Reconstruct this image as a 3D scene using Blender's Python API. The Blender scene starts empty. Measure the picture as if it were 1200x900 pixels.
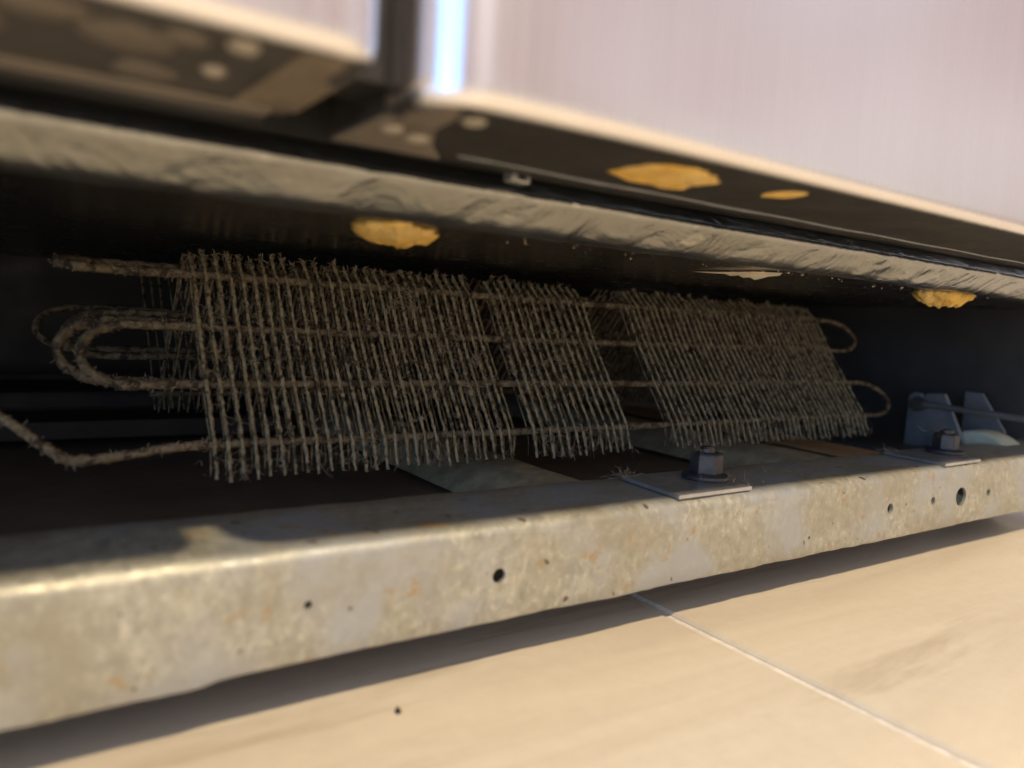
import bpy, bmesh, math, random
from mathutils import Vector, Matrix, noise as mnoise

# ------------------------------------------------------------------ units
D = 0.20                      # metres from the lens to the plane of the bottom rail
FLOOR = 0.60                  # lens height above the floor, in units of D
def W(x, y, z):               # scene units (lens at 0,0,0) -> metres with the floor at z = 0
    return Vector((x * D, y * D, (z + FLOOR) * D))
scene = bpy.context.scene
col = scene.collection

# ------------------------------------------------------------------ camera
cam = bpy.data.cameras.new('camera')
cam_o = bpy.data.objects.new('camera', cam); col.objects.link(cam_o)
cam.sensor_fit = 'HORIZONTAL'; cam.sensor_width = 36.0; cam.lens = 36.0 * 886 / 1200
cam.clip_start = 0.01; cam.clip_end = 50
dx = Vector((1325, 4, -886)).normalized()
dy = Vector((-593, 110, -886)); dy = (dy - dx * dy.dot(dx)).normalized()
dz = dx.cross(dy)
R = Matrix((dx, dy, dz))                          # rows: world axes in camera space
cam_o.matrix_world = Matrix.Translation(W(0, 0, 0)) @ R.to_4x4()
cam.dof.use_dof = True; cam.dof.focus_distance = 1.75 * D; cam.dof.aperture_fstop = 6.2
scene.camera = cam_o
scene.cycles.use_denoising = True

# ------------------------------------------------------------------ world and lamps (indoor: a lit kitchen)
world = bpy.data.worlds.new('World'); scene.world = world; world.use_nodes = True
wn = world.node_tree.nodes; wl = world.node_tree.links
bg = wn['Background']; bg.inputs['Strength'].default_value = 0.76
tc = wn.new('ShaderNodeTexCoord'); sp = wn.new('ShaderNodeSeparateXYZ'); rp = wn.new('ShaderNodeValToRGB')
wl.new(tc.outputs['Generated'], sp.inputs[0]); wl.new(sp.outputs['Z'], rp.inputs[0]); 
wno = wn.new('ShaderNodeTexNoise'); wno.inputs['Scale'].default_value = 3.6; wno.inputs['Detail'].default_value = 2
wl.new(tc.outputs['Generated'], wno.inputs['Vector'])
wr2 = wn.new('ShaderNodeValToRGB'); wl.new(wno.outputs['Fac'], wr2.inputs[0])
wr2.color_ramp.elements[0].position = .40; wr2.color_ramp.elements[0].color = (.70, .56, .52, 1)
wr2.color_ramp.elements[1].position = .60; wr2.color_ramp.elements[1].color = (1.12, 1.14, 1.20, 1)
wmx = wn.new('ShaderNodeMix'); wmx.data_type = 'RGBA'; wmx.blend_type = 'MULTIPLY'; wmx.inputs[0].default_value = 1.0
wl.new(rp.outputs[0], wmx.inputs[6]); wl.new(wr2.outputs[0], wmx.inputs[7]); wl.new(wmx.outputs[2], bg.inputs['Color'])
rp.color_ramp.elements[0].position = 0.0; rp.color_ramp.elements[0].color = (1.02, 0.95, 0.86, 1)
rp.color_ramp.elements[1].position = 0.60; rp.color_ramp.elements[1].color = (1.10, 1.17, 1.26, 1)
e = rp.color_ramp.elements.new(0.26); e.color = (1.0, 0.86, 0.83, 1)
e = rp.color_ramp.elements.new(0.42); e.color = (1.02, 0.94, 0.98, 1)

def area(name, loc, target, size, power, color, size_y=None):
    l = bpy.data.lights.new(name, 'AREA'); l.energy = power; l.color = color; l.size = size
    if size_y: l.shape = 'RECTANGLE'; l.size_y = size_y
    else: l.shape = 'DISK'
    o = bpy.data.objects.new(name, l); col.objects.link(o); o.location = loc
    o.rotation_euler = (Vector(target) - Vector(loc)).to_track_quat('-Z', 'Y').to_euler()
    return o
area('ceiling_lamp', (0.26, -1.30, 2.03), (0.2, 0.2, 0.05), 0.08, 66, (1.0, 0.82, 0.55))
area('window_light', (-2.2, -1.00, 0.80), (0.2, 0.15, 0.1), 2.8, 38, (0.12, 0.45, 1.0), 1.6)
area('coil_fill_light', (-1.75, -1.05, 0.42), (0.25, 0.25, 0.10), 0.16, 2.6, (0.30, 0.68, 1.0), 0.9)  # added fill lamp that brightens the coil cavity

vs = scene.view_settings
vs.view_transform = 'Standard'; vs.look = 'None'; vs.exposure = 0.0; vs.gamma = 1.0; vs.use_curve_mapping = False

# ------------------------------------------------------------------ helpers
rnd = random.Random(7)
class MB:
    def __init__(s): s.v = []; s.f = []
    def add(s, vs_, fs):
        n = len(s.v); s.v += [tuple(v) for v in vs_]; s.f += [tuple(i + n for i in f) for f in fs]
    def box(s, a, b):
        (x0, y0, z0), (x1, y1, z1) = a, b
        s.add([(x0,y0,z0),(x1,y0,z0),(x1,y1,z0),(x0,y1,z0),(x0,y0,z1),(x1,y0,z1),(x1,y1,z1),(x0,y1,z1)],
              [(0,3,2,1),(4,5,6,7),(0,1,5,4),(1,2,6,5),(2,3,7,6),(3,0,4,7)])
    def tube(s, pts, rad, sides=8, caps=True):
        pts = [Vector(p) for p in pts]; n = len(pts); ring = []
        up = None
        for i, p in enumerate(pts):
            t = (pts[min(i+1, n-1)] - pts[max(i-1, 0)]).normalized()
            if up is None:
                a = Vector((0,0,1)) if abs(t.z) < .8 else Vector((0,1,0))
            else: a = up
            u = (a - t * a.dot(t)).normalized(); w = t.cross(u); up = u
            vs_ = []
            for k in range(sides):
                g = 2 * math.pi * k / sides
                r = rad(i, k) if callable(rad) else rad
                vs_.append(p + (u * math.cos(g) + w * math.sin(g)) * r)
            ring.append(vs_)
        fl = [v for r_ in ring for v in r_]; fs = []
        for i in range(n - 1):
            for k in range(sides):
                k2 = (k + 1) % sides
                fs.append((i*sides+k, i*sides+k2, (i+1)*sides+k2, (i+1)*sides+k))
        if caps:
            fs.append(tuple(range(sides - 1, -1, -1))); fs.append(tuple((n-1)*sides + k for k in range(sides)))
        s.add(fl, fs)
    def loft(s, rings, closed_profile=True, cap=True):
        m = len(rings[0]); n = len(rings); fl = [v for r_ in rings for v in r_]; fs = []
        for i in range(n - 1):
            for k in range(m if closed_profile else m - 1):
                k2 = (k + 1) % m
                fs.append((i*m+k, (i+1)*m+k, (i+1)*m+k2, i*m+k2))
        if cap and closed_profile:
            fs.append(tuple(range(m))); fs.append(tuple((n-1)*m + k for k in range(m-1, -1, -1)))
        s.add(fl, fs)
    def mesh(s, name, mat, smooth=False):
        me = bpy.data.meshes.new(name); me.from_pydata(s.v, [], s.f)
        bm = bmesh.new(); bm.from_mesh(me); bmesh.ops.recalc_face_normals(bm, faces=bm.faces); bm.to_mesh(me); bm.free()
        if mat: me.materials.append(mat)
        if smooth:
            me.polygons.foreach_set('use_smooth', [True] * len(me.polygons))
        me.update(); return me
    def build(s, name, mat, parent=None, smooth=False, sharp=None):
        me = s.mesh(name, mat, smooth)
        if smooth and sharp: me.set_sharp_from_angle(angle=math.radians(sharp))
        return link(name, me, parent)
def link(name, me, parent=None):
    o = bpy.data.objects.new(name, me); col.objects.link(o)
    if parent: o.parent = parent; o.matrix_parent_inverse = parent.matrix_world.inverted()
    return o
def empty(name, loc):
    o = bpy.data.objects.new(name, None); col.objects.link(o); o.location = loc; o.empty_display_size = .02
    bpy.context.view_layer.update(); return o
def tag(o, label=None, cat=None, kind=None, group=None):
    if label: o['label'] = label
    if cat: o['category'] = cat
    if kind: o['kind'] = kind
    if group: o['group'] = group
    return o
def prism(mb, poly, axis, a, b):
    """poly: 2-D points; axis 'x' -> (y,z), 'y' -> (x,z), 'z' -> (x,y); scene units"""
    def P(p, t):
        return {'x': W(t, p[0], p[1]), 'y': W(p[0], t, p[1]), 'z': W(p[0], p[1], t)}[axis]
    n = len(poly); vs_ = [P(p, a) for p in poly] + [P(p, b) for p in poly]
    mb.add(vs_, [tuple(range(n)), tuple(range(2*n-1, n-1, -1))] + [(i, (i+1) % n, n + (i+1) % n, n + i) for i in range(n)])
def bevel(o, width, seg=2, angle=35):
    m = o.modifiers.new('bevel', 'BEVEL'); m.width = width; m.segments = seg; m.limit_method = 'ANGLE'; m.angle_limit = math.radians(angle)
    return o
def fbm(p, o=3): return mnoise.fractal(Vector(p), 1.0, 2.0, o)

# ------------------------------------------------------------------ materials
class NT:
    def __init__(s, name):
        s.m = bpy.data.materials.new(name); s.m.use_nodes = True
        s.n = s.m.node_tree.nodes; s.l = s.m.node_tree.links; s.b = s.n['Principled BSDF']
        s.tc = s.n.new('ShaderNodeTexCoord')
    def map(s, scale=(1,1,1), rot=(0,0,0), loc=(0,0,0)):
        m = s.n.new('ShaderNodeMapping'); m.inputs['Scale'].default_value = scale; m.inputs['Rotation'].default_value = rot
        m.inputs['Location'].default_value = loc; s.l.new(s.tc.outputs['Object'], m.inputs[0]); return m.outputs[0]
    def noise(s, scale, detail=4, rough=.55, vec=None, dist=0):
        t = s.n.new('ShaderNodeTexNoise'); t.inputs['Scale'].default_value = scale; t.inputs['Detail'].default_value = detail
        t.inputs['Roughness'].default_value = rough; t.inputs['Distortion'].default_value = dist
        s.l.new(vec or s.tc.outputs['Object'], t.inputs['Vector']); return t.outputs['Fac']
    def voro(s, scale, vec=None, out='Color', feature='F1'):
        t = s.n.new('ShaderNodeTexVoronoi'); t.feature = feature; t.inputs['Scale'].default_value = scale
        s.l.new(vec or s.tc.outputs['Object'], t.inputs['Vector']); return t.outputs[out]
    def ramp(s, fac, stops):
        r = s.n.new('ShaderNodeValToRGB'); s.l.new(fac, r.inputs[0]); el = r.color_ramp.elements
        while len(el) > 1: el.remove(el[0])
        for i, (p, c) in enumerate(stops):
            x = el[0] if i == 0 else el.new(p)
            x.position = p; x.color = (c, c, c, 1) if isinstance(c, (int, float)) else (*c, 1)
        return r.outputs[0]
    def mix(s, fac, a, b, mode='MIX'):
        m = s.n.new('ShaderNodeMix'); m.data_type = 'RGBA'; m.blend_type = mode
        for inp, v in ((m.inputs[0], fac), (m.inputs[6], a), (m.inputs[7], b)):
            if isinstance(v, (int, float)): inp.default_value = v
            elif isinstance(v, tuple): inp.default_value = (*v, 1)
            else: s.l.new(v, inp)
        return m.outputs[2]
    def bump(s, h, strength=.3, dist=.0005, prev=None):
        b = s.n.new('ShaderNodeBump'); b.inputs['Strength'].default_value = strength; b.inputs['Distance'].default_value = dist
        s.l.new(h, b.inputs['Height'])
        if prev: s.l.new(prev, b.inputs['Normal'])
        return b.outputs[0]
    def set(s, **k):
        for key, v in k.items():
            i = s.b.inputs[key.replace('_', ' ')]
            if hasattr(v, 'is_linked') or hasattr(v, 'links'): s.l.new(v, i)
            elif isinstance(v, tuple): i.default_value = (*v, 1)
            else: i.default_value = v
        return s.m

def m_galv():
    t = NT('galvanized_steel')
    a = t.noise(170, 4, .6, dist=.5); b = t.voro(330, t.map((1,1,.6))); bw = t.n.new('ShaderNodeRGBToBW'); t.l.new(b, bw.inputs[0])
    base = t.ramp(a, [(.30, (.31,.292,.232)), (.50, (.385,.362,.288)), (.72, (.46,.435,.345))])
    base = t.mix(.14, base, bw.outputs[0], 'OVERLAY')
    fk = t.noise(400, 2, .5, t.map((1,1,.75), loc=(1,8,2)))
    base = t.mix(t.ramp(fk, [(.56, 0), (.68, .30)]), base, (.80,.74,.58)); base = t.mix(t.ramp(fk, [(.32, .40), (.42, 0)]), base, (.24,.215,.165))
    big = t.noise(22, 4, .6, t.map((1,1,1.6), loc=(2,4,1))); base = t.mix(t.ramp(big, [(.40, 0), (.62, .60)]), base, (.29,.255,.18))
    gr = t.noise(30, 3, .5, t.map((1,1,1), loc=(9,4,3))); base = t.mix(t.ramp(gr, [(.48, 0), (.62, .75)]), base, (.36,.365,.36))
    st = t.noise(70, 4, .65, t.map((1,1,1), loc=(5,5,5))); base = t.mix(t.ramp(st, [(.60, 0), (.68, .85)]), base, (.32,.20,.075))
    sk = t.noise(200, 1, .4, t.map((1,1,1), loc=(7,2,5))); base = t.mix(t.ramp(sk, [(.73, 0), (.765, .9)]), base, (.09,.065,.04))
    h = t.bump(fk, .22, .0005); h = t.bump(t.noise(1100, 2, .6), .25, .0003, h)
    return t.set(Base_Color=base, Metallic=t.ramp(st, [(.60, .42), (.70, .1)]), Roughness=t.ramp(bw.outputs[0], [(.2, .42), (.8, .55)]), Normal=h)
def m_steel():
    t = NT('brushed_stainless_steel')
    v = t.map((900, 900, 6)); n1 = t.noise(1.0, 3, .6, v); v2 = t.map((70, 70, 2.2)); n2 = t.noise(1.0, 3, .6, v2)
    c = t.mix(t.ramp(n2, [(.3, 0), (.75, 1)]), (.83,.80,.795), (.86,.835,.83))
    return t.set(Base_Color=c, Metallic=1.0, Roughness=t.ramp(n1, [(.3,.22),(.7,.29)]), Normal=t.bump(n1, .025, .0002))
def m_plain(name, c, rough=.5, metal=0, var=.25, scale=80, bump=.15, bscale=300, c2=None, spec=.5):
    t = NT(name); n = t.noise(scale, 5, .6)
    d = c2 or tuple(x * (1 - var) for x in c)
    m = t.mix(t.ramp(n, [(.35, 0), (.68, 1)]), c, d)
    return t.set(Base_Color=m, Roughness=t.ramp(t.noise(scale*1.7, 4), [(.3, rough*.85), (.75, min(1, rough*1.2))]), Metallic=metal,
                 Specular_IOR_Level=spec, Normal=t.bump(t.noise(bscale, 3), bump, .0005))
def m_beam():
    t = NT('film_covered_grey_beam')
    n = t.noise(26, 4, .55); c = t.mix(t.ramp(n, [(.3, 0), (.7, 1)]), (.25,.25,.228), (.33,.327,.298))
    s2 = t.noise(1.0, 5, .65, t.map((90, 160, 160), rot=(0, .55, 0)), .8)
    c = t.mix(t.ramp(s2, [(.60, 0), (.72, .45)]), c, (.62,.60,.52))
    wr = t.noise(1.0, 3, .5, t.map((120, 30, 55), rot=(0, -.75, .2)), 1.2)
    h = t.bump(t.noise(34, 4, .6, t.map((1, 1, 1), rot=(.3, .6, 0)), 1.5), .35, .004); h = t.bump(t.noise(420, 2), .06, .0004, h)
    return t.set(Base_Color=c, Metallic=.92, Roughness=t.ramp(n, [(.3,.15),(.7,.27)]), Normal=h, Coat_Weight=.5, Coat_Roughness=.15)
def m_ceiling():
    t = NT('glossy_black_sheet')
    n = t.noise(60, 5, .6); sp_ = t.noise(420, 2, .5)
    c = t.mix(t.ramp(sp_, [(.74, 0), (.77, .5)]), (.014,.013,.012), (.35,.30,.22))
    return t.set(Base_Color=c, Roughness=t.ramp(n, [(.3,.16),(.7,.30)]), Normal=t.bump(t.noise(30, 3), .10, .002))
def m_tile():
    t = NT('beige_stone_tile')
    v1 = t.map((3.2, 16, 1), rot=(0,0,.16)); a = t.noise(1.0, 6, .62, v1, 1.4)
    base = t.ramp(a, [(.28, (.61,.50,.37)), (.46, (.68,.58,.44)), (.62, (.73,.635,.49)), (.80, (.64,.535,.40))])
    v2 = t.map((2.4, 26, 1), rot=(0,0,.22), loc=(.3,.8,0)); b = t.noise(1.0, 7, .62, v2, .7)
    base = t.mix(t.ramp(b, [(.56, 0), (.615, .45), (.65, .08), (.72, .22)]), base, (.42,.32,.21))
    g = t.noise(140, 6, .75); base = t.mix(.16, base, t.ramp(g, [(.3,(.5,.5,.5)),(.7,(1,1,1))]), 'MULTIPLY')
    return t.set(Base_Color=base, Roughness=t.ramp(a, [(.3,.50),(.7,.38)]), Normal=t.bump(t.mix(.5, b, g), .12, .0006))
def m_dust(name, c1, c2, bare=None, cover=.45):
    t = NT(name); n = t.noise(320, 3, .6)
    c = t.mix(t.ramp(n, [(.38, 0), (.62, 1)]), c1, c2)
    if bare: c = t.mix(t.ramp(t.noise(190, 4, .65, t.map((1,1,1), loc=(3,3,8))), [(cover, 1), (cover + .09, 0)]), c, bare)
    return t.set(Base_Color=c, Roughness=1.0, Specular_IOR_Level=.08, Normal=t.bump(t.noise(900, 3), .8, .0006))
def m_foam():
    t = NT('yellow_insulation_foam'); n = t.noise(130, 5, .65); p = t.noise(38, 4, .6)
    c = t.mix(t.ramp(n, [(.35, 0), (.7, 1)]), (.88,.56,.13), (.68,.38,.06)); c = t.mix(t.ramp(p, [(.45,0),(.75,.7)]), c, (.86,.70,.36))
    return t.set(Base_Color=c, Roughness=.8, Normal=t.bump(t.noise(380, 4, .7), 1.0, .002), Subsurface_Weight=.0)

M = dict(galv=m_galv(), steel=m_steel(), beam=m_beam(), ceil=m_ceiling(), tile=m_tile(), foam=m_foam(),
    grout=m_plain('pale_grout', (.80,.74,.66), .9, scale=200),
    black=m_plain('black_plastic', (.016,.015,.015), .42, var=.3),
    cap=m_plain('dark_door_cap', (.020,.019,.018), .5, c2=(.032,.029,.026), scale=45),
    capgrey=m_plain('dusty_dark_door_cap', (.05,.046,.042), .6, c2=(.085,.076,.066), scale=38),
    capbrown=m_plain('dusty_brown_door_cap', (.12,.10,.08), .6, c2=(.19,.16,.125), scale=38),
    trim=m_plain('tan_trim', (.20,.16,.115), .55, c2=(.13,.105,.075)),
    grease=m_plain('greasy_cream_plastic', (.42,.37,.30), .5),
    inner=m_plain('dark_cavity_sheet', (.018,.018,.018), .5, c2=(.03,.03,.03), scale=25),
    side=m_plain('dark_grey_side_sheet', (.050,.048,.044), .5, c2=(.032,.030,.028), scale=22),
    pan=m_plain('brown_dusty_base', (.17,.115,.07), .8, c2=(.12,.08,.048), scale=30),
    tray=m_plain('dark_brown_tray', (.028,.020,.013), .7, c2=(.018,.013,.009), scale=30),
    bar=m_plain('dusty_grey_bar', (.50,.40,.235), .6, c2=(.28,.235,.15), scale=110, metal=.1),
    brown=m_plain('brown_strip', (.52,.30,.12), .8, c2=(.38,.21,.085), scale=40),
    bolt=m_plain('dark_zinc_bolt', (.05,.05,.055), .5, metal=.5, c2=(.09,.08,.065), scale=150, bump=.4),
    plate=m_plain('zinc_plate', (.50,.49,.47), .32, metal=.7, c2=(.36,.35,.33), scale=120),
    bracket=m_plain('grey_bracket_steel', (.22,.225,.23), .45, metal=.4, c2=(.15,.15,.15)),
    rod=m_plain('grey_rod', (.22,.22,.21), .45, metal=.5),
    wheel=m_plain('pale_green_nylon', (.62,.62,.44), .5, c2=(.5,.48,.33)),
    hub=m_plain('olive_hub', (.16,.14,.09), .6),
    dust=m_dust('dusty_wire', (.37,.295,.172), (.20,.155,.088), (.065,.050,.031), .38),
    wire_shaded=m_dust('shade_darkened_wire', (.29,.215,.122), (.16,.116,.066), (.055,.042,.027), .40),  # darker copy of the dusty wire: shade painted in for rear layers and inlet
    tubed=m_dust('dusty_tube', (.20,.158,.098), (.11,.084,.052), (.05,.04,.027), .42),
    lint=m_dust('grey_lint', (.46,.37,.24), (.28,.215,.135)),
    flake=m_plain('torn_paper', (.78,.62,.38), .8),
    crumb=m_plain('dark_crumb', (.02,.016,.012), .8))

# ------------------------------------------------------------------ floor
fl = MB(); fl.box(W(-9, -12, -.66), W(9, 6, -.608)); floor = fl.build('floor', M['grout']); tag(floor, 'pale tiled kitchen floor', kind='structure')
TS, J = 3.0, .023
tm = MB()
h = (TS - J) / 2 * D; bz = .0012
tm.add([(-h,-h,-.0019),(h,-h,-.0019),(h,h,-.0019),(-h,h,-.0019),(-h,-h,-bz),(h,-h,-bz),(h,h,-bz),(-h,h,-bz),
        (-h+bz,-h+bz,0),(h-bz,-h+bz,0),(h-bz,h-bz,0),(-h+bz,h-bz,0)],
       [(0,3,2,1),(0,1,5,4),(1,2,6,5),(2,3,7,6),(3,0,4,7),(4,5,9,8),(5,6,10,9),(6,7,11,10),(7,4,8,11),(8,9,10,11)])
for i in range(-3, 3):
    for j in range(-4, 2):
        me = tm.mesh('tile', M['tile'])
        me.transform(Matrix.Translation(W(1.155 + TS*(i + .5), -.35 + TS*(j + .5), -.6)))
        link('tile', me, floor)

# ------------------------------------------------------------------ refrigerator
fr = empty('refrigerator', W(.29, 1.0, -.6))
tag(fr, 'stainless steel refrigerator with its bottom grille removed above the tiled floor', 'refrigerator')
XL, XR = -1.9, 3.05

# cavity walls
def wall(name, a, b, mat): m = MB(); m.box(W(*a), W(*b)); return m.build(name, mat, fr)
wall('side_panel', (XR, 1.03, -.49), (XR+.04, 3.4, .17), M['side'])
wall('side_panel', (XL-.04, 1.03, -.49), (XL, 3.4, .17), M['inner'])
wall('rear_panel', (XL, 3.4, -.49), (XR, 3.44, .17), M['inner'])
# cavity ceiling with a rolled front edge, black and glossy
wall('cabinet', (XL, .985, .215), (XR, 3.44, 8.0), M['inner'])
cm = MB(); rings = []
nx = 120
for i in range(nx + 1):
    x = XL + (XR - XL) * i / nx; pr = []
    for j in range(26):
        y = 1.018 + (3.44 - 1.018) * (j / 25) ** 1.8
        pr.append(W(x, y, .1305 + .0025 * fbm((x*2.2, y*3, 1)) + .001 * fbm((x*9, y*9, 4))))
    pr += [W(x, 3.44, .2), W(x, 1.018, .2)]
    rings.append(pr)
cm.loft(rings); cm.build('cavity_ceiling', M['ceil'], fr, smooth=True, sharp=40)
# front beam: upright upper face, sloped bright lower face with crumpled film
bmh = MB(); rings = []; nx = 420
prof = [(1.02,.2145),(.985,.2145),(.974,.206),(.963,.1965),(.955,.1890),(.9515,.1840),(.9525,.1790),(.958,.1735),(.966,.1665),(.975,.1585),(.984,.1505),(.993,.1425),(1.002,.1355),(1.011,.1315),(1.022,.1300),(1.03,.133),(1.03,.20)]
for i in range(nx + 1):
    x = XL + (XR - XL) * i / nx; pr = []
    for j, (y, z) in enumerate(prof):
        w = 1 if 3 <= j <= 11 else (.4 if j in (2, 12) else 0)
        amp = .0014 + .0044 * max(0, min(1, (x - 1.2) / .6)) + (.0022 if .45 < x < .8 else 0)
        q = (fbm((x*24 - z*40, z*26 + x*4, 2), 4) + .7 * abs(fbm((x*15 + z*60, z*18, 12), 3))) * amp * w * (.35 + max(0, 1.3 * fbm((x*4, z*6, 21))) )
        q += .0015 * w * fbm((x*2, z*8, 5))
        pr.append(W(x, y - q * .7, z - q * .7))
    rings.append(pr)
bmh.loft(rings); beam = bmh.build('front_beam', M['beam'], fr, smooth=True, sharp=50)
# little clip that sticks out of the beam
cl = MB()
prism(cl, [(0.600,.196),(.632,.194),(.634,.205),(.626,.206),(.624,.200),(.612,.201),(.610,.214),(.600,.214)], 'y', .922, .945)
tag(bevel(cl.build('clip', M['plate'], fr), .0004), 'small shiny metal clip on the beam')

# doors
def door(x0, x1, capmat, zo):
    YF, YR, ZB, ZT = .62, .905, .203 + zo, 8.0
    outline = []                                      # plan view outline (x, y): rounded front corners
    r = .065 if x0 > 0 else .045
    for cx_, s in ((x0 + r, -1), (x1 - r, 1)):
        pts = []
        for k in range(9):
            a = math.pi / 2 * k / 8
            pts.append((cx_ + s * r * math.cos(a), YF + r - r * math.sin(a)))
        outline += pts if s < 0 else pts[::-1]
        if s < 0 and x0 > 0: outline += [(x0 + r + .03 * q_, YF) for q_ in range(1, 15)]
    front = [(x0, .72)] + outline + [(x1, .72)]
    if x0 > 0: front = [(x, y + .012 * max(0, 1 - (x - x0) / .36) ** 2.2) for x, y in front]
    # a rolled lower lip
    lip = [(.052, .006), (.034, .006), (.028, -.001), (.020, -.006), (.011, -.0065), (.004, -.0015), (.001, .006), (0, .016), (0, .04), (0, .3), (0, ZT - ZB)]
    cxm = (x0 + x1) / 2
    m = MB(); rows = []
    for ins, dz_ in lip:
        row = []
        for (x, y) in front:
            nx_ = 0
            if x < x0 + r: nx_ = (x0 + r - x) / r
            if x > x1 - r: nx_ = -(x - x1 + r) / r
            ny_ = 1 - abs(nx_) if nx_ else 1
            row.append(W(x + ins * nx_, y + ins * ny_, ZB + dz_))
        rows.append(row)
    m.loft(rows, closed_profile=False)
    d = m.build('door', M['steel'], fr, smooth=True, sharp=60)
    c = MB(); prism(c, [(x0 + .006, .690), (x0 + .04, .658), (x1 - .04, .650), (x1 - .006, .690), (x1 - .004, YR), (x0 + .004, YR)], 'z', .2035 + zo, 7.98)
    bevel(c.build('door_liner', capmat, d), .001)
    g = MB(); g.tube([W(x0 + .03 + (x1 - x0 - .06) * i / 30, .918, .222 + .0015 * math.sin(i)) for i in range(31)], .0036, 8)
    g.build('gasket', M['black'], d, smooth=True)
    return d
ZO = .014
dl = door(-1.88, .275, M['capgrey'], ZO)
dr = door(.318, 2.93, M['cap'], 0)
m = MB(); m.box(W(.262, .725, .225), W(.332, .80, 7.9)); m.build('gap_light_blocker', M['black'], fr)  # added black strip that blocks the light shaft between the doors
tag(dl, 'left door, dusty brown underneath'); tag(dr, 'right door, black underneath')
# left door underside: trim strip at its right edge, two pale screw caps, raised smears, rear ledge
t = MB(); prism(t, [(.212,.645),(.250,.645),(.270,.675),(.270,.86),(.200,.86)], 'z', .199 + ZO, .2036 + ZO); bevel(t.build('corner_trim', M['trim'], dl), .0006)
t = MB(); prism(t, [(-1.8,.872),(.245,.862),(.245,.895),(-1.8,.902)], 'z', .1965 + ZO, .2036 + ZO); bevel(t.build('rear_ledge', M['capbrown'], dl), .001)
def dome(mb, c, rx, ry, hgt, seed, n=18, rings=5, down=True, rag=.18):
    """irregular low lump whose flat side lies on a surface; scene units"""
    vs_ = []; fs = []
    for i in range(rings + 1):
        f = i / rings
        for k in range(n):
            a = 2 * math.pi * k / n
            rr = (1 + (1 - f) * rag * fbm((math.cos(a)*1.7 + seed, math.sin(a)*1.7, seed*3.1)) + (1 - f) * rag*.8*fbm((math.cos(a)*6 + seed, math.sin(a)*6, 9))) * math.cos(f * math.pi / 2 * .96)
            zz = hgt * math.sin(f * math.pi / 2) * (1 + .5 * fbm((c[0]*9 + math.cos(a)*3*f, c[1]*9 + math.sin(a)*3*f, seed)))
            vs_.append(W(c[0] + rx*rr*math.cos(a), c[1] + ry*rr*math.sin(a), c[2] - zz if down else c[2] + zz))
    for i in range(rings):
        for k in range(n):
            k2 = (k+1) % n; fs.append((i*n+k, i*n+k2, (i+1)*n+k2, (i+1)*n+k))
    fs.append(tuple(rings*n + k for k in range(n))); fs.append(tuple(range(n-1, -1, -1)))
    mb.add(vs_, fs)
for (x, y, r, s) in ((.168,.685,.014,1), (.163,.775,.012,2)):
    m = MB(); dome(m, (x, y, .2037 + ZO), r, r*1.1, .006, s, rag=.05); m.build('screw_cap', M['grease'], dl, smooth=True)
for (x, y, rx, ry, s) in ((.112,.825,.030,.028,3), (.085,.735,.040,.035,4), (.02,.70,.035,.025,5), (-.03,.77,.03,.03,6), (.125,.70,.02,.02,7)):
    m = MB(); dome(m, (x, y, .2037 + ZO), rx, ry, .006, s); m.build('caked_smear', M['capbrown'], dl, smooth=True)
# right door underside: brown corner strip, screw caps
t = MB(); prism(t, [(.326,.690),(.372,.664),(.385,.70),(.392,.76),(.43,.84),(.47,.895),(.322,.895)], 'z', .1995, .2036); bevel(t.build('corner_trim', M['capbrown'], dr), .0006)
for (x, y, r, s) in ((.409,.707,.014,7), (.392,.806,.015,8), (.352,.785,.013,9)):
    m = MB(); dome(m, (x, y, .2037 if x > .4 else .1996), r, r*1.1, .005, s, rag=.05); m.build('screw_cap', M['grease'], dr, smooth=True)
t = MB(); t.tube([W(.48 + (2.92 - .48) * i / 40, .868, .2030 + .0008 * math.sin(i*1.3)) for i in range(41)], .0006, 6); t.build('seam_bead', M['bracket'], dr, smooth=True)

# foam that oozed out
def foam(c, rx, ry, hgt, seed, label, rag=.22, rot=0):
    """flattened ragged lump stuck to the surface above it"""
    n = 56; rings = 12; m = MB(); vs_ = []; fs = []; ca, sa = math.cos(rot), math.sin(rot)
    for i in range(rings + 1):
        f = i / rings                                   # 0 at the rim, 1 in the middle
        for k in range(n):
            a = 2 * math.pi * k / n
            e = 1 + rag * fbm((math.cos(a)*1.3 + seed, math.sin(a)*1.3, seed*3.1)) + rag * .35 * fbm((math.cos(a)*7 + seed, math.sin(a)*7, 9))
            rr = (1 - f) * (1 + (e - 1) * (1 - f) ** .5)
            u = rx * rr * math.cos(a); v = ry * rr * math.sin(a)
            zz = hgt * (1 - (1 - f) ** 2.6) ** .6 * (1 + .45 * fbm((u*38 + seed, v*38, 3)) + .22 * fbm((u*120 + seed, v*120, 5)))
            vs_.append(W(c[0] + u*ca - v*sa, c[1] + u*sa + v*ca, c[2] - zz))
    for i in range(rings):
        for k in range(n):
            k2 = (k+1) % n; fs.append((i*n+k, i*n+k2, (i+1)*n+k2, (i+1)*n+k))
    fs.append(tuple(range(n-1, -1, -1)))
    m.add(vs_, fs)
    return tag(m.build('foam_patch', M['foam'], fr, smooth=True), label)
foam((.748,.765,.2037), .088, .064, .006, 11, 'large ragged yellow foam patch under the right door', .30, .35)
foam((.955,.730,.2037), .026, .036, .003, 12, 'small oval yellow foam patch under the right door', .10, .2)
foam((.538,1.155,.1300), .066, .150, .017, 13, 'yellow foam lump behind the beam above the coil', .36, -.28)
foam((2.115,1.075,.1305), .110, .060, .030, 14, 'ragged yellow foam lump hanging near the right end of the beam', .34, .1)

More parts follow.
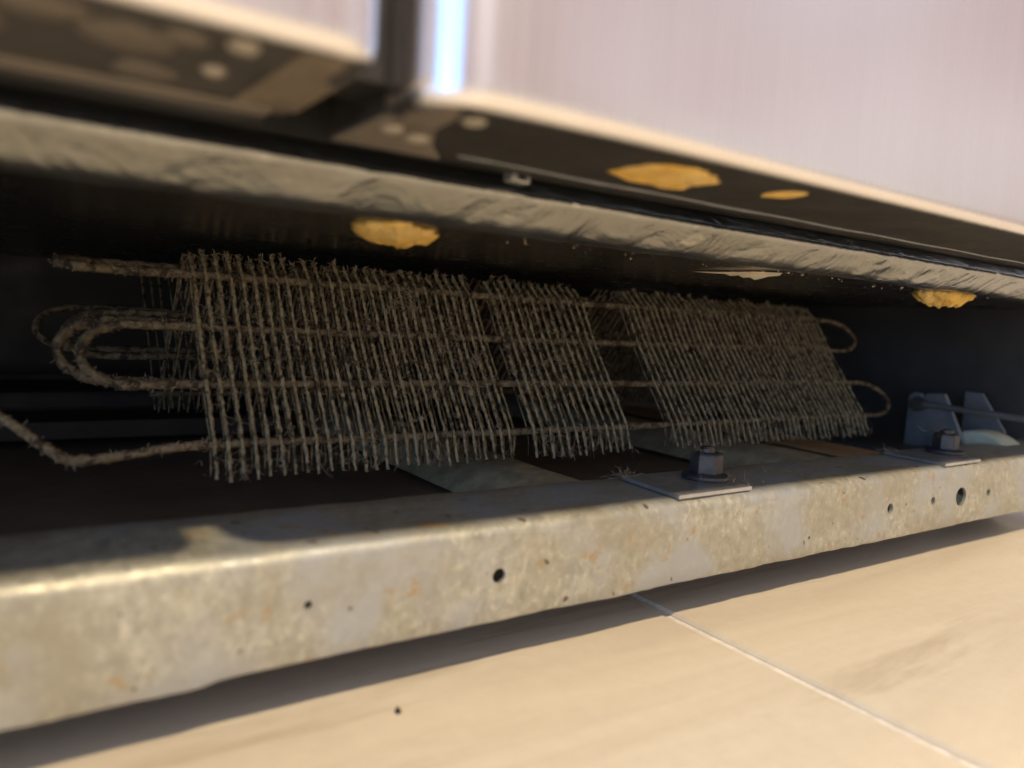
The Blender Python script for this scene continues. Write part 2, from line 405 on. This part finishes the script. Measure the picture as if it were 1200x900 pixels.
# bottom rail: galvanized channel with punched holes
rm = MB(); rings = []; nx = 260; th = .0065
def rail_prof(x):
    ztop, zbot = -.333, -.501
    zbot -= .007 * max(0, min(1, (.235 - x) / .03))
    outer = [(1.075, zbot), (1.012, zbot), (1.004, zbot + .003), (1.0, zbot + .011)]
    outer += [(1.0, zbot + .011 + (ztop - .020 - zbot - .011) * k / 5) for k in range(1, 6)]
    outer += [(1.022 - .022 * math.cos(a), ztop - .022 + .022 * math.sin(a)) for a in [math.pi/2 * k / 6 for k in range(1, 7)]]
    outer += [(1.03 + .185 * k / 4, ztop) for k in range(0, 5)] + [(1.222, ztop - .003), (1.225, ztop - .012), (1.225, ztop - .05)]
    inner = [(1.225 - th, ztop - .05), (1.225 - th, ztop - th), (1.03, ztop - th), (1.012, ztop - .012), (1.0 + th, ztop - .03), (1.0 + th, zbot + th + .01), (1.012, zbot + th), (1.075, zbot + th)]
    return outer + inner
for i in range(nx + 1):
    x = XL + (XR - XL) * i / nx; pr = []
    for (y, z) in rail_prof(x):
        q = .0018 * fbm((x*6, y*8, z*8)) + .0009 * fbm((x*30, y*30, z*30))
        pr.append(W(x, y + q, z + q))
    rings.append(pr)
rm.loft(rings)
rail = rm.build('base_rail', M['galv'], fr)
cut = MB()
for (x, z, r) in ((.668,-.420,.0125), (2.172,-.419,.026), (2.024,-.417,.0105), (1.821,-.418,.0125), (2.327,-.420,.010), (.35,-.415,.006), (1.50,-.455,.004)):
    cut.tube([W(x, .95, z), W(x, 1.05, z)], r * D, 28)
co = cut.build('cutter', None)
bo = rail.modifiers.new('holes', 'BOOLEAN'); bo.operation = 'DIFFERENCE'; bo.object = co; bo.solver = 'EXACT'
bpy.context.view_layer.update()
dg = bpy.context.evaluated_depsgraph_get()
nm = bpy.data.meshes.new_from_object(rail.evaluated_get(dg)); rail.modifiers.clear(); rail.data = nm; nm.name = 'base_rail'
bpy.data.objects.remove(co)
nm.polygons.foreach_set('use_smooth', [True] * len(nm.polygons)); nm.set_sharp_from_angle(angle=math.radians(38))
tag(rail, 'long galvanized steel bottom rail')

# plates and bolts on the rail
def rotz(me, c, a): me.transform(Matrix.Translation(c) @ Matrix.Rotation(a, 4, 'Z') @ Matrix.Translation(-c))
def plate_and_bolt(px0, px1, bx, by, tilt, hexrot):
    z0 = -.3315
    m = MB(); prism(m, [(px0,1.006),(px1,1.010),(px1+.01,1.185),(px0+.015,1.19)], 'z', z0, z0 + .0085)
    p = bevel(m.build('mounting_plate', M['plate'], fr), .0003)
    zt = z0 + .0088
    b = MB(); n = 28                                       # flange, hexagonal head with chamfer, stud end
    def ring(r, z, k=n, ph=0): return [W(bx + r*math.cos(2*math.pi*i/k + ph), by + r*math.sin(2*math.pi*i/k + ph), z) for i in range(k)]
    b.loft([ring(.050, zt), ring(.052, zt + .004), ring(.050, zt + .009), ring(.036, zt + .013)])
    fl_ = b.build('flange', M['bolt'], None, smooth=True, sharp=40)
    hx = MB(); hx.loft([ring(.036, zt + .012, 6, hexrot), ring(.036, zt + .052, 6, hexrot), ring(.031, zt + .058, 6, hexrot)])
    hd = bevel(hx.build('bolt', M['bolt'], fr), .0006, 3)
    fl_.parent = hd; fl_.matrix_parent_inverse = hd.matrix_world.inverted()
    st = MB(); st.loft([ring(.016, zt + .057, 16), ring(.016, zt + .066, 16), ring(.012, zt + .070, 16)])
    st.build('stud', M['bolt'], hd, smooth=True, sharp=40)
    return p, hd
plate_and_bolt(1.080, 1.300, 1.262, 1.105, 0, .25)
plate_and_bolt(2.085, 2.285, 2.285, 1.110, 0, .1)

# base, cross bars, brown strip, ledges behind
wall('base_panel', (XL, 1.235, -.44), (2.70, 3.38, -.425), M['pan'])
def cross_bar(x0, x1, y0, y1, z, mat, name='cross_bar'):
    m = MB(); n = 40; rings = []
    pr = [(k / 14, -.062 * abs(2 * k / 14 - 1) ** 2.6) for k in range(15)]
    for i in range(n + 1):
        y = y0 + (y1 - y0) * i / n
        rings.append([W(x0 + (x1 - x0) * u, y, z + w + .002 * fbm((u*4, y*8, x0))) for (u, w) in pr])
    m.loft(rings); return m.build(name, mat, fr, smooth=True, sharp=45)
cross_bar(.870, 1.165, 1.24, 3.3, -.352, M['bar'])
cross_bar(1.790, 2.130, 1.24, 3.3, -.352, M['bar'])
m = MB(); prism(m, [(2.20,1.30),(2.40,1.30),(2.46,2.6),(2.26,2.6)], 'z', -.382, -.374); m.build('brown_strip', M['brown'], fr)  # flat strip standing in for the brown surface under the coil
m = MB(); m.box(W(2.48, 1.30, -.426), W(2.68, 2.3, -.37)); bevel(m.build('foam_block', M['side'], fr), .002)
# drip tray at the back left
m = MB(); m.box(W(-1.0, 2.30, -.355), W(.72, 2.95, -.345)); m.box(W(-1.0, 2.285, -.385), W(.72, 2.30, -.335)); m.box(W(-1.0, 2.95, -.355), W(.72, 2.965, -.27))
bevel(m.build('drip_tray', M['tray'], fr), .001)
m = MB(); m.box(W(-.6, 2.55, -.345), W(.5, 2.9, -.285)); bevel(m.build('tray_insert', M['tray'], fr), .003)

# roller bracket at the right end
br = MB(); prism(br, [(1.475,-.200),(1.455,-.186),(1.430,-.188),(1.422,-.202),(1.412,-.187),(1.348,-.180),(1.325,-.225),(1.255,-.37),(1.24,-.459),(1.478,-.459)], 'x', 2.735, 2.75)
rb = bevel(br.build('roller_bracket', M['bracket'], fr), .0006)
m = MB(); prism(m, [(1.36,-.175),(1.30,-.175),(1.215,-.30),(1.20,-.459),(1.36,-.459)], 'x', 2.90, 2.91); bevel(m.build('bracket_plate', M['bracket'], rb), .0005)
m = MB(); m.tube([W(2.725, 1.44, -.224), W(2.72, 1.25, -.229), W(2.72, 1.08, -.233), W(2.72, 1.0, -.235)], .0022, 12); m.build('levelling_rod', M['rod'], rb, smooth=True, sharp=50)
m = MB(); m.tube([W(2.70, 1.43, -.226), W(2.735, 1.43, -.226)], .0052, 6); m.build('rod_nut', M['bolt'], rb)
def disc(mb, x0, x1, y, z, r0, r1, n=48):
    def c(x, r): return [W(x, y + r*math.cos(2*math.pi*i/n), z + r*math.sin(2*math.pi*i/n)) for i in range(n)]
    mb.loft([c(x0, r0), c(x0, r1 - .008), c(x0 + .008, r1), c(x1 - .008, r1), c(x1, r1 - .008), c(x1, r0)], cap=False)
m = MB(); disc(m, 2.765, 2.875, 1.245, -.448, .085, .150); wh = m.build('roller_wheel', M['wheel'], rb, smooth=True, sharp=35)
wh.parent = fr; wh.matrix_parent_inverse = fr.matrix_world.inverted()
m = MB(); m.loft([[W(x, 1.245 + r*math.cos(k*math.pi/12), -.448 + r*math.sin(k*math.pi/12)) for k in range(24)] for (x, r) in ((2.775,.02),(2.775,.09),(2.865,.09),(2.865,.02))]); m.build('hub', M['hub'], wh)
m = MB(); m.tube([W(2.60, 1.39, -.40), W(2.73, 1.39, -.40)], .006, 16); m.build('rubber_bush', M['black'], fr, smooth=True, sharp=40)

# ------------------------------------------------------------------ condenser coil
coil = empty('condenser_coil', W(1.37, 1.45, -.32))
tag(coil, 'dust-caked wire-and-tube condenser coil inside the dark cavity under the refrigerator', 'condenser coil')
PITCH = .0241
blocks = [(.321, .973), (1.043, 1.342), (1.504, 2.416)]
xs = []
for a, b in blocks:
    n = round((b - a) / PITCH)
    xs += [a + (b - a) * i / n for i in range(n + 1)]
# front layer: positions of its front wires; tubes lie .0145 behind them along the panel's normal
F1 = [(1.716,.097), (1.670,.058), (1.605,-.047), (1.527,-.155), (1.450,-.259), (1.425,-.325)]
NRM = Vector((-.822, .569)); OFF = .0108
def sh(p, k): return (p[0] - NRM.x*k, p[1] - NRM.y*k)
T1 = [sh(p, OFF) for p in F1[1:5]]
B1 = [sh(p, 2*OFF) for p in F1]
B1[0] = (1.745, .093); B1[5] = (1.470, -.326)
# second layer, leaning the other way behind the first
F2 = [(1.785,.084), (1.815,.060), (1.900,-.045), (1.985,-.150), (2.065,-.250), (2.085,-.290)]
T2 = [(y + .012, z + .009) for (y, z) in F2[1:5]]
F3 = [(2.44,.100), (2.40,.060), (2.325,-.045), (2.245,-.150), (2.165,-.250), (2.145,-.290)]

def resample(path, n):
    P = [Vector(p) for p in path]; L = [0]
    for i in range(1, len(P)): L.append(L[-1] + (P[i] - P[i-1]).length)
    out = []
    for k in range(n):
        t = L[-1] * k / (n - 1)
        for i in range(1, len(P)):
            if t <= L[i] + 1e-9: break
        f = (t - L[i-1]) / (L[i] - L[i-1]); out.append(P[i-1].lerp(P[i], f))
    return out
def smooth_path(pts, k=2):
    for _ in range(k):
        pts = [pts[0]] + [(pts[i-1] + pts[i]*2 + pts[i+1]) / 4 for i in range(1, len(pts)-1)] + [pts[-1]]
    return pts
def wire(mb, x, path, seed, n=100, r=.00060, sides=6, jit=.0022, lumps=.55, bend=0):
    pts = smooth_path(resample(path, n), 2); ps = []
    for i, p in enumerate(pts):
        f = i / (n - 1)
        jx = jit * fbm((f*2.5, seed*1.7, 3)) + .0008 * fbm((f*14, seed, 5)) + bend * (f - .4)
        jy = .0012 * fbm((f*9, seed, 8))
        ps.append(W(x + jx, p[0] + jy, p[1]))
    def rad(i, k):
        f = i / (n - 1)
        q = 1 + lumps * (fbm((f*75, seed*2.3, k*1.3), 3) + .05)
        if f < .06: q *= 1.3 + .5 * fbm((f*60, seed, k))          # tufted upper tip
        if f > .95: q *= .9
        return r * max(.5, q)
    mb.tube(ps, rad, sides); return ps
fib = MB()                                               # loose lint
def fibre(p, d, length, r, curl, seed, seg=5):
    p = Vector(p); d = Vector(d).normalized(); pts = [p.copy()]
    for i in range(seg):
        d = (d + Vector((rnd.gauss(0, curl), rnd.gauss(0, curl), rnd.gauss(0, curl)))).normalized()
        p = p + d * (length / seg); pts.append(p.copy())
    fib.tube(pts, lambda i, k: r * (1 - .12 * i), 3, caps=False)
def rvec(): return Vector((rnd.gauss(0,1), rnd.gauss(0,1), rnd.gauss(0,1))).normalized()

for i, x in enumerate(xs):
    right = max(0, min(1, (x - .9) / 1.2))
    path = list(F1); tipj = rnd.uniform(-.010, .010)
    path[0] = (path[0][0] + tipj * .5, path[0][1] + tipj)
    path[5] = (path[5][0] + rnd.uniform(-.006, .006), path[5][1] + rnd.uniform(-.006, .006))
    xx = x + rnd.uniform(-.0018, .0018)
    m = MB(); ps = wire(m, xx, path, i + .3, r=.00068 - .00010 * right, jit=.0007, bend=rnd.uniform(-.0015, .0015), lumps=.95)
    m.build('wire', M['dust'], coil, smooth=True)
    m = MB(); bp = list(B1); bp[5] = (bp[5][0] + rnd.uniform(-.02, .015), bp[5][1])
    pb = wire(m, xx + rnd.uniform(-.0018, .0018), bp, i + 90.7, n=30, r=.00048 - .00010 * right, sides=5, jit=.0010, bend=rnd.uniform(-.001, .001))
    m.build('wire', M['wire_shaded'], coil, smooth=True)
    # tufts on the tips, fuzz along the wires
    for q in (ps, pb):
        for _ in range(11 if x < 1 else 6):
            p = q[0].lerp(q[3], rnd.random()); fibre(p, Vector((rnd.gauss(0,.55), rnd.gauss(.1,.5), rnd.uniform(.3, 1.0))), rnd.uniform(.0018,.0036), .00024 if x < 1 else .00017, .5, 0, 4)
        for _ in range(13 if x < 1 else 7):
            k = rnd.randrange(2, len(q) - 2); tg = (q[k+1] - q[k-1]).normalized() * rnd.choice((-1, 1)); o_ = rvec()*.0006; fibre(q[k] + o_, tg + rvec()*.75, rnd.uniform(.0010,.0030), .00010, .75, 0, 4)
# a stray rear wire in the narrow gap
m = MB(); wire(m, 1.004, B1, 501, n=30); m.build('wire', M['dust'], coil, smooth=True)
for i, x in enumerate(xs):                               # second layer
    m = MB(); wire(m, x + rnd.uniform(-.003, .003), F2, i + 300, n=20, sides=5); m.build('wire', M['wire_shaded'], coil, smooth=True)
m = MB()
for i, x in enumerate(xs):
    wire(m, x + rnd.uniform(-.003, .003) + .004, [(y + .026, z + .018) for y, z in F2], i + 400, n=14, sides=4)
    wire(m, x + rnd.uniform(-.003, .003), F3, i + 600, n=14, sides=4)
tag(m.build('rear_wires', M['wire_shaded'], coil, smooth=True), kind='stuff')

# tubes: straight runs joined by return bends
def arc_bend(x, a, b, bulge, n=14):
    """return bend at x between (y,z) a and b, bulging by `bulge` in x; keeps a round D shape"""
    a = Vector(a); b = Vector(b); c = (a + b) / 2; h_ = (a - b) / 2; out = []
    for i in range(n + 1):
        g = math.pi * i / n; p = c + h_ * math.cos(g); out.append((x + bulge * math.sin(g), p.x, p.y))
    return out
def run(x0, x1, p, n=90): return [(x0 + (x1 - x0) * i / n, p[0] , p[1] + .0012 * math.sin(x0 + (x1 - x0) * i / n * 3)) for i in range(n + 1)]
def dusty_tube(name, pts, r, seed, fuzz=True, lump=.6, mat='tubed', label=None, fzx=(0, 9)):
    P = [W(*p) for p in pts]
    Q = [P[0]]                                             # even spacing
    for a, b in zip(P, P[1:]):
        k = max(1, int((b - a).length / .0016)); Q += [a.lerp(b, j / k) for j in range(1, k + 1)]
    m = MB()
    def rad(i, k):
        p = Q[i]; up_side = .25 * math.cos(2*math.pi*k/10)
        return r * (.78 if p.x > 2.44*D else 1) * (1 + lump * (.6 + up_side*2) * fbm((p.x*700 + seed, p.z*700 + k*1.3, p.y*700), 3) + max(0, up_side) * .8)
    m.tube(Q, rad, 10); o = m.build(name, M[mat], coil, smooth=True)
    if label: o['label'] = label
    if fuzz:
        for i in range(len(Q)):
            for _ in range((9 if fbm((Q[i].x*260, Q[i].z*260, 7)) > -.05 else 2) if Q[i].x < .34*D else (3 if fbm((Q[i].x*160, Q[i].z*160, 3)) > .1 else 0)):
                d = rvec(); tg = (Q[min(i+1, len(Q)-1)] - Q[max(i-1, 0)]).normalized() * rnd.choice((-1, 1)); fibre(Q[i] + d * r * .95, tg * 1.2 + d * .35 + rvec()*.6, rnd.uniform(.0008, .0030 if Q[i].x < .34*D else .0020), .00016 if Q[i].x < .34*D else .00011, .5, 0, 3)
    return o
XA, XB = .19, 2.50
# front layer serpentine: t1 (end turns back to the second layer) -> right bend -> t2 -> left bend -> t3 -> right bend -> t4 -> inlet
pts = run(.115, XB, T1[0]) + arc_bend(XB, T1[0], T1[1], .125)[1:] + run(XB, XA, T1[1])[1:] + arc_bend(XA, T1[1], T1[2], -.080)[1:] \
    + run(XA, XB, T1[2])[1:] + arc_bend(XB, T1[2], T1[3], .125)[1:] + run(XB, .33, T1[3])[1:]
pts = [(.150, 1.827, .069), (.105, 1.822, .069), (.086, 1.800, .067), (.082, 1.765, .063), (.086, 1.73, .060), (.098, 1.705, .056)] + pts
dusty_tube('tube', pts, .00165, 1, label='front serpentine tube with return bends at both ends')
def curve(ctrl, n=60):
    P = smooth_path([Vector(p) for p in ctrl], 0); out = []
    for k in range(n):
        t_ = k / (n - 1) * (len(P) - 1); i_ = min(len(P) - 2, int(t_)); f_ = t_ - i_
        a_, b_, c_, d_ = P[max(0, i_-1)], P[i_], P[i_+1], P[min(len(P)-1, i_+2)]
        out.append(.5 * ((2*b_) + (c_-a_)*f_ + (2*a_-5*b_+4*c_-d_)*f_*f_ + (-a_+3*b_-3*c_+d_)*f_**3))
    return [tuple(v) for v in out]
dusty_tube('inlet_tube', curve([(.33, T1[3][0], T1[3][1]), (.24, 1.445, -.266), (.14, 1.435, -.276), (.085, 1.435, -.276), (.045, 1.455, -.250), (-.01, 1.50, -.210), (-.09, 1.55, -.175)]), .0015, 5, lump=.35, mat='wire_shaded')
pts = run(.095, XB, T2[0]) + arc_bend(XB, T2[0], T2[1], .08)[1:] + run(XB, .19, T2[1])[1:] + arc_bend(.19, T2[1], T2[2], -.085)[1:] \
    + run(.19, XB, T2[2])[1:] + arc_bend(XB, T2[2], T2[3], .08)[1:] + run(XB, .30, T2[3])[1:]
# a second dusty loop close behind the front one
dusty_tube('tube', [(.30, 1.700, -.047), (.19, 1.700, -.047)] + arc_bend(.17, (1.700, -.050), (1.66, -.165), -.088)[1:] + [(.30, 1.655, -.170)], .0018, 9, lump=.6, label='second dusty return bend just behind the front one')
dusty_tube('tube', pts, .0016, 2, fuzz=False)
T3 = [(y - .012, z + .009) for (y, z) in F3[1:5]]
pts = run(.15, XB, T3[0]) + arc_bend(XB, T3[0], T3[1], .08)[1:] + run(XB, .15, T3[1])[1:] + arc_bend(.15, T3[1], T3[2], -.09)[1:] + run(.15, XB, T3[2])[1:]
dusty_tube('tube', pts, .0016, 3, fuzz=False)
# lint caught between the wires
for _ in range(2200):
    x = rnd.choice(xs) + rnd.uniform(-.03, .03); f = rnd.random(); i = min(3, int(f*4)); a, b = F1[1+i], F1[2+i] if 2+i < 6 else F1[5]
    k = rnd.random(); p = (a[0] + (b[0]-a[0])*k, a[1] + (b[1]-a[1])*k); o = rnd.uniform(-.006, .012); p = sh(p, o)
    fibre(W(x, p[0], p[1]), rvec(), rnd.uniform(.0015, .006), .00011, .55, 0, 5)
for _ in range(330):                                       # little knots of lint
    x = rnd.choice(xs); i = rnd.randrange(1, 5); a, b = F1[i], F1[i+1]; k = rnd.random()
    p = sh((a[0] + (b[0]-a[0])*k, a[1] + (b[1]-a[1])*k), rnd.uniform(-.004, .004)); c = W(x, p[0], p[1])
    for _ in range(16): fibre(c + rvec()*.0007, rvec(), rnd.uniform(.0015, .0038), .00013, .8, 0, 5)
for _ in range(420):                                       # strands that bridge neighbouring wires
    x = rnd.choice(xs); i = rnd.randrange(1, 5); a, b = F1[i], F1[i+1]; k = rnd.random()
    p = sh((a[0] + (b[0]-a[0])*k, a[1] + (b[1]-a[1])*k), -.004); fibre(W(x, p[0], p[1]), Vector((1, rnd.gauss(0,.3), rnd.gauss(0,.7))), rnd.uniform(.004, .009), .00010, .35, 0, 6)
for (px, i, k) in ((.75,1,.45), (.80,1,.5), (.86,2,.35), (.93,2,.6), (1.20,2,.55), (1.55,1,.6)):
    a, b = F1[i], F1[i+1]; p = sh((a[0] + (b[0]-a[0])*k, a[1] + (b[1]-a[1])*k), -.008); c = W(px, p[0], p[1])
    for _ in range(26): fibre(c + rvec()*.002, rvec(), rnd.uniform(.003, .010), .00013, .6, 0, 7)
tag(fib.build('lint', M['lint'], coil, smooth=True), kind='stuff')

# ------------------------------------------------------------------ loose bits
m = MB()
def flake_pts(pl, z, amp):
    top = [W(x, y, z + amp * fbm((x*30, y*30, 1))) for x, y in pl]; return top
up_ = [(1.296,1.215,.1275),(1.312,1.165,.1270),(1.326,1.120,.1275),(1.340,1.075,.1280),(1.366,1.030,.1265)]
lo_ = [(1.362,1.034,.1205),(1.354,1.055,.1185),(1.349,1.070,.1140),(1.345,1.082,.1110),(1.341,1.092,.1165),(1.335,1.105,.1150),(1.331,1.115,.1205),(1.324,1.130,.1185),(1.320,1.142,.1230),(1.310,1.172,.1245)]
pl = up_ + lo_
top = [W(x, y, z) for x, y, z in pl]; low = [v + Vector((.0003,.0008,0)) for v in top]; n = len(pl)
m.add(top + low, [tuple(range(n)), tuple(range(2*n-1, n-1, -1))] + [(i, (i+1) % n, n + (i+1) % n, n + i) for i in range(n)])
tag(m.build('paper_scrap', M['flake']), 'torn pale paper scrap stuck under the beam above the coil', 'paper scrap')
m = MB(); dome(m, (.488, .985, -.599), .0045, .006, .007, 31, n=10, rings=4, down=False, rag=.4)
tag(m.build('crumb', M['crumb'], smooth=True), 'tiny dark crumb lying on the beige floor tile', 'crumb')

m = MB()
for _ in range(60):
    x = rnd.uniform(.5, 2.3); y = 1.03 + abs(rnd.gauss(0, .06)); r = rnd.choice((.001,.0012,.0016,.0026)) * rnd.uniform(.5, 1.1)
    dome(m, (x, y, .1300), r, r*rnd.uniform(.6,1.6), r*rnd.uniform(.5,1.2), rnd.random()*50, n=6, rings=2, rag=.3)
tag(m.build('debris_flecks', M['flake'], fr), kind='stuff')

fib = MB()
for (cx_, cy_, cz_, n_, sp_) in ((1.262,1.105,-.262,26,.03), (2.285,1.11,-.262,16,.03), (1.09,1.18,-.322,30,.02), (2.10,1.18,-.322,26,.02), (1.262,1.05,-.318,16,.04), (1.7,1.2,-.33,14,.15), (.95,1.26,-.37,50,.06), (1.85,1.28,-.37,50,.06), (2.30,1.3,-.37,30,.08)):
    for _ in range(n_):
        fibre(W(cx_ + rnd.gauss(0, sp_), cy_ + rnd.gauss(0, sp_*.5), cz_ + abs(rnd.gauss(0, .003))), Vector((rnd.gauss(0,1), rnd.gauss(0,1), abs(rnd.gauss(.1,.4)))), rnd.uniform(.0015,.007), .00009, .5, 0, 5)
tag(fib.build('lint', M['lint'], fr, smooth=True), kind='stuff')
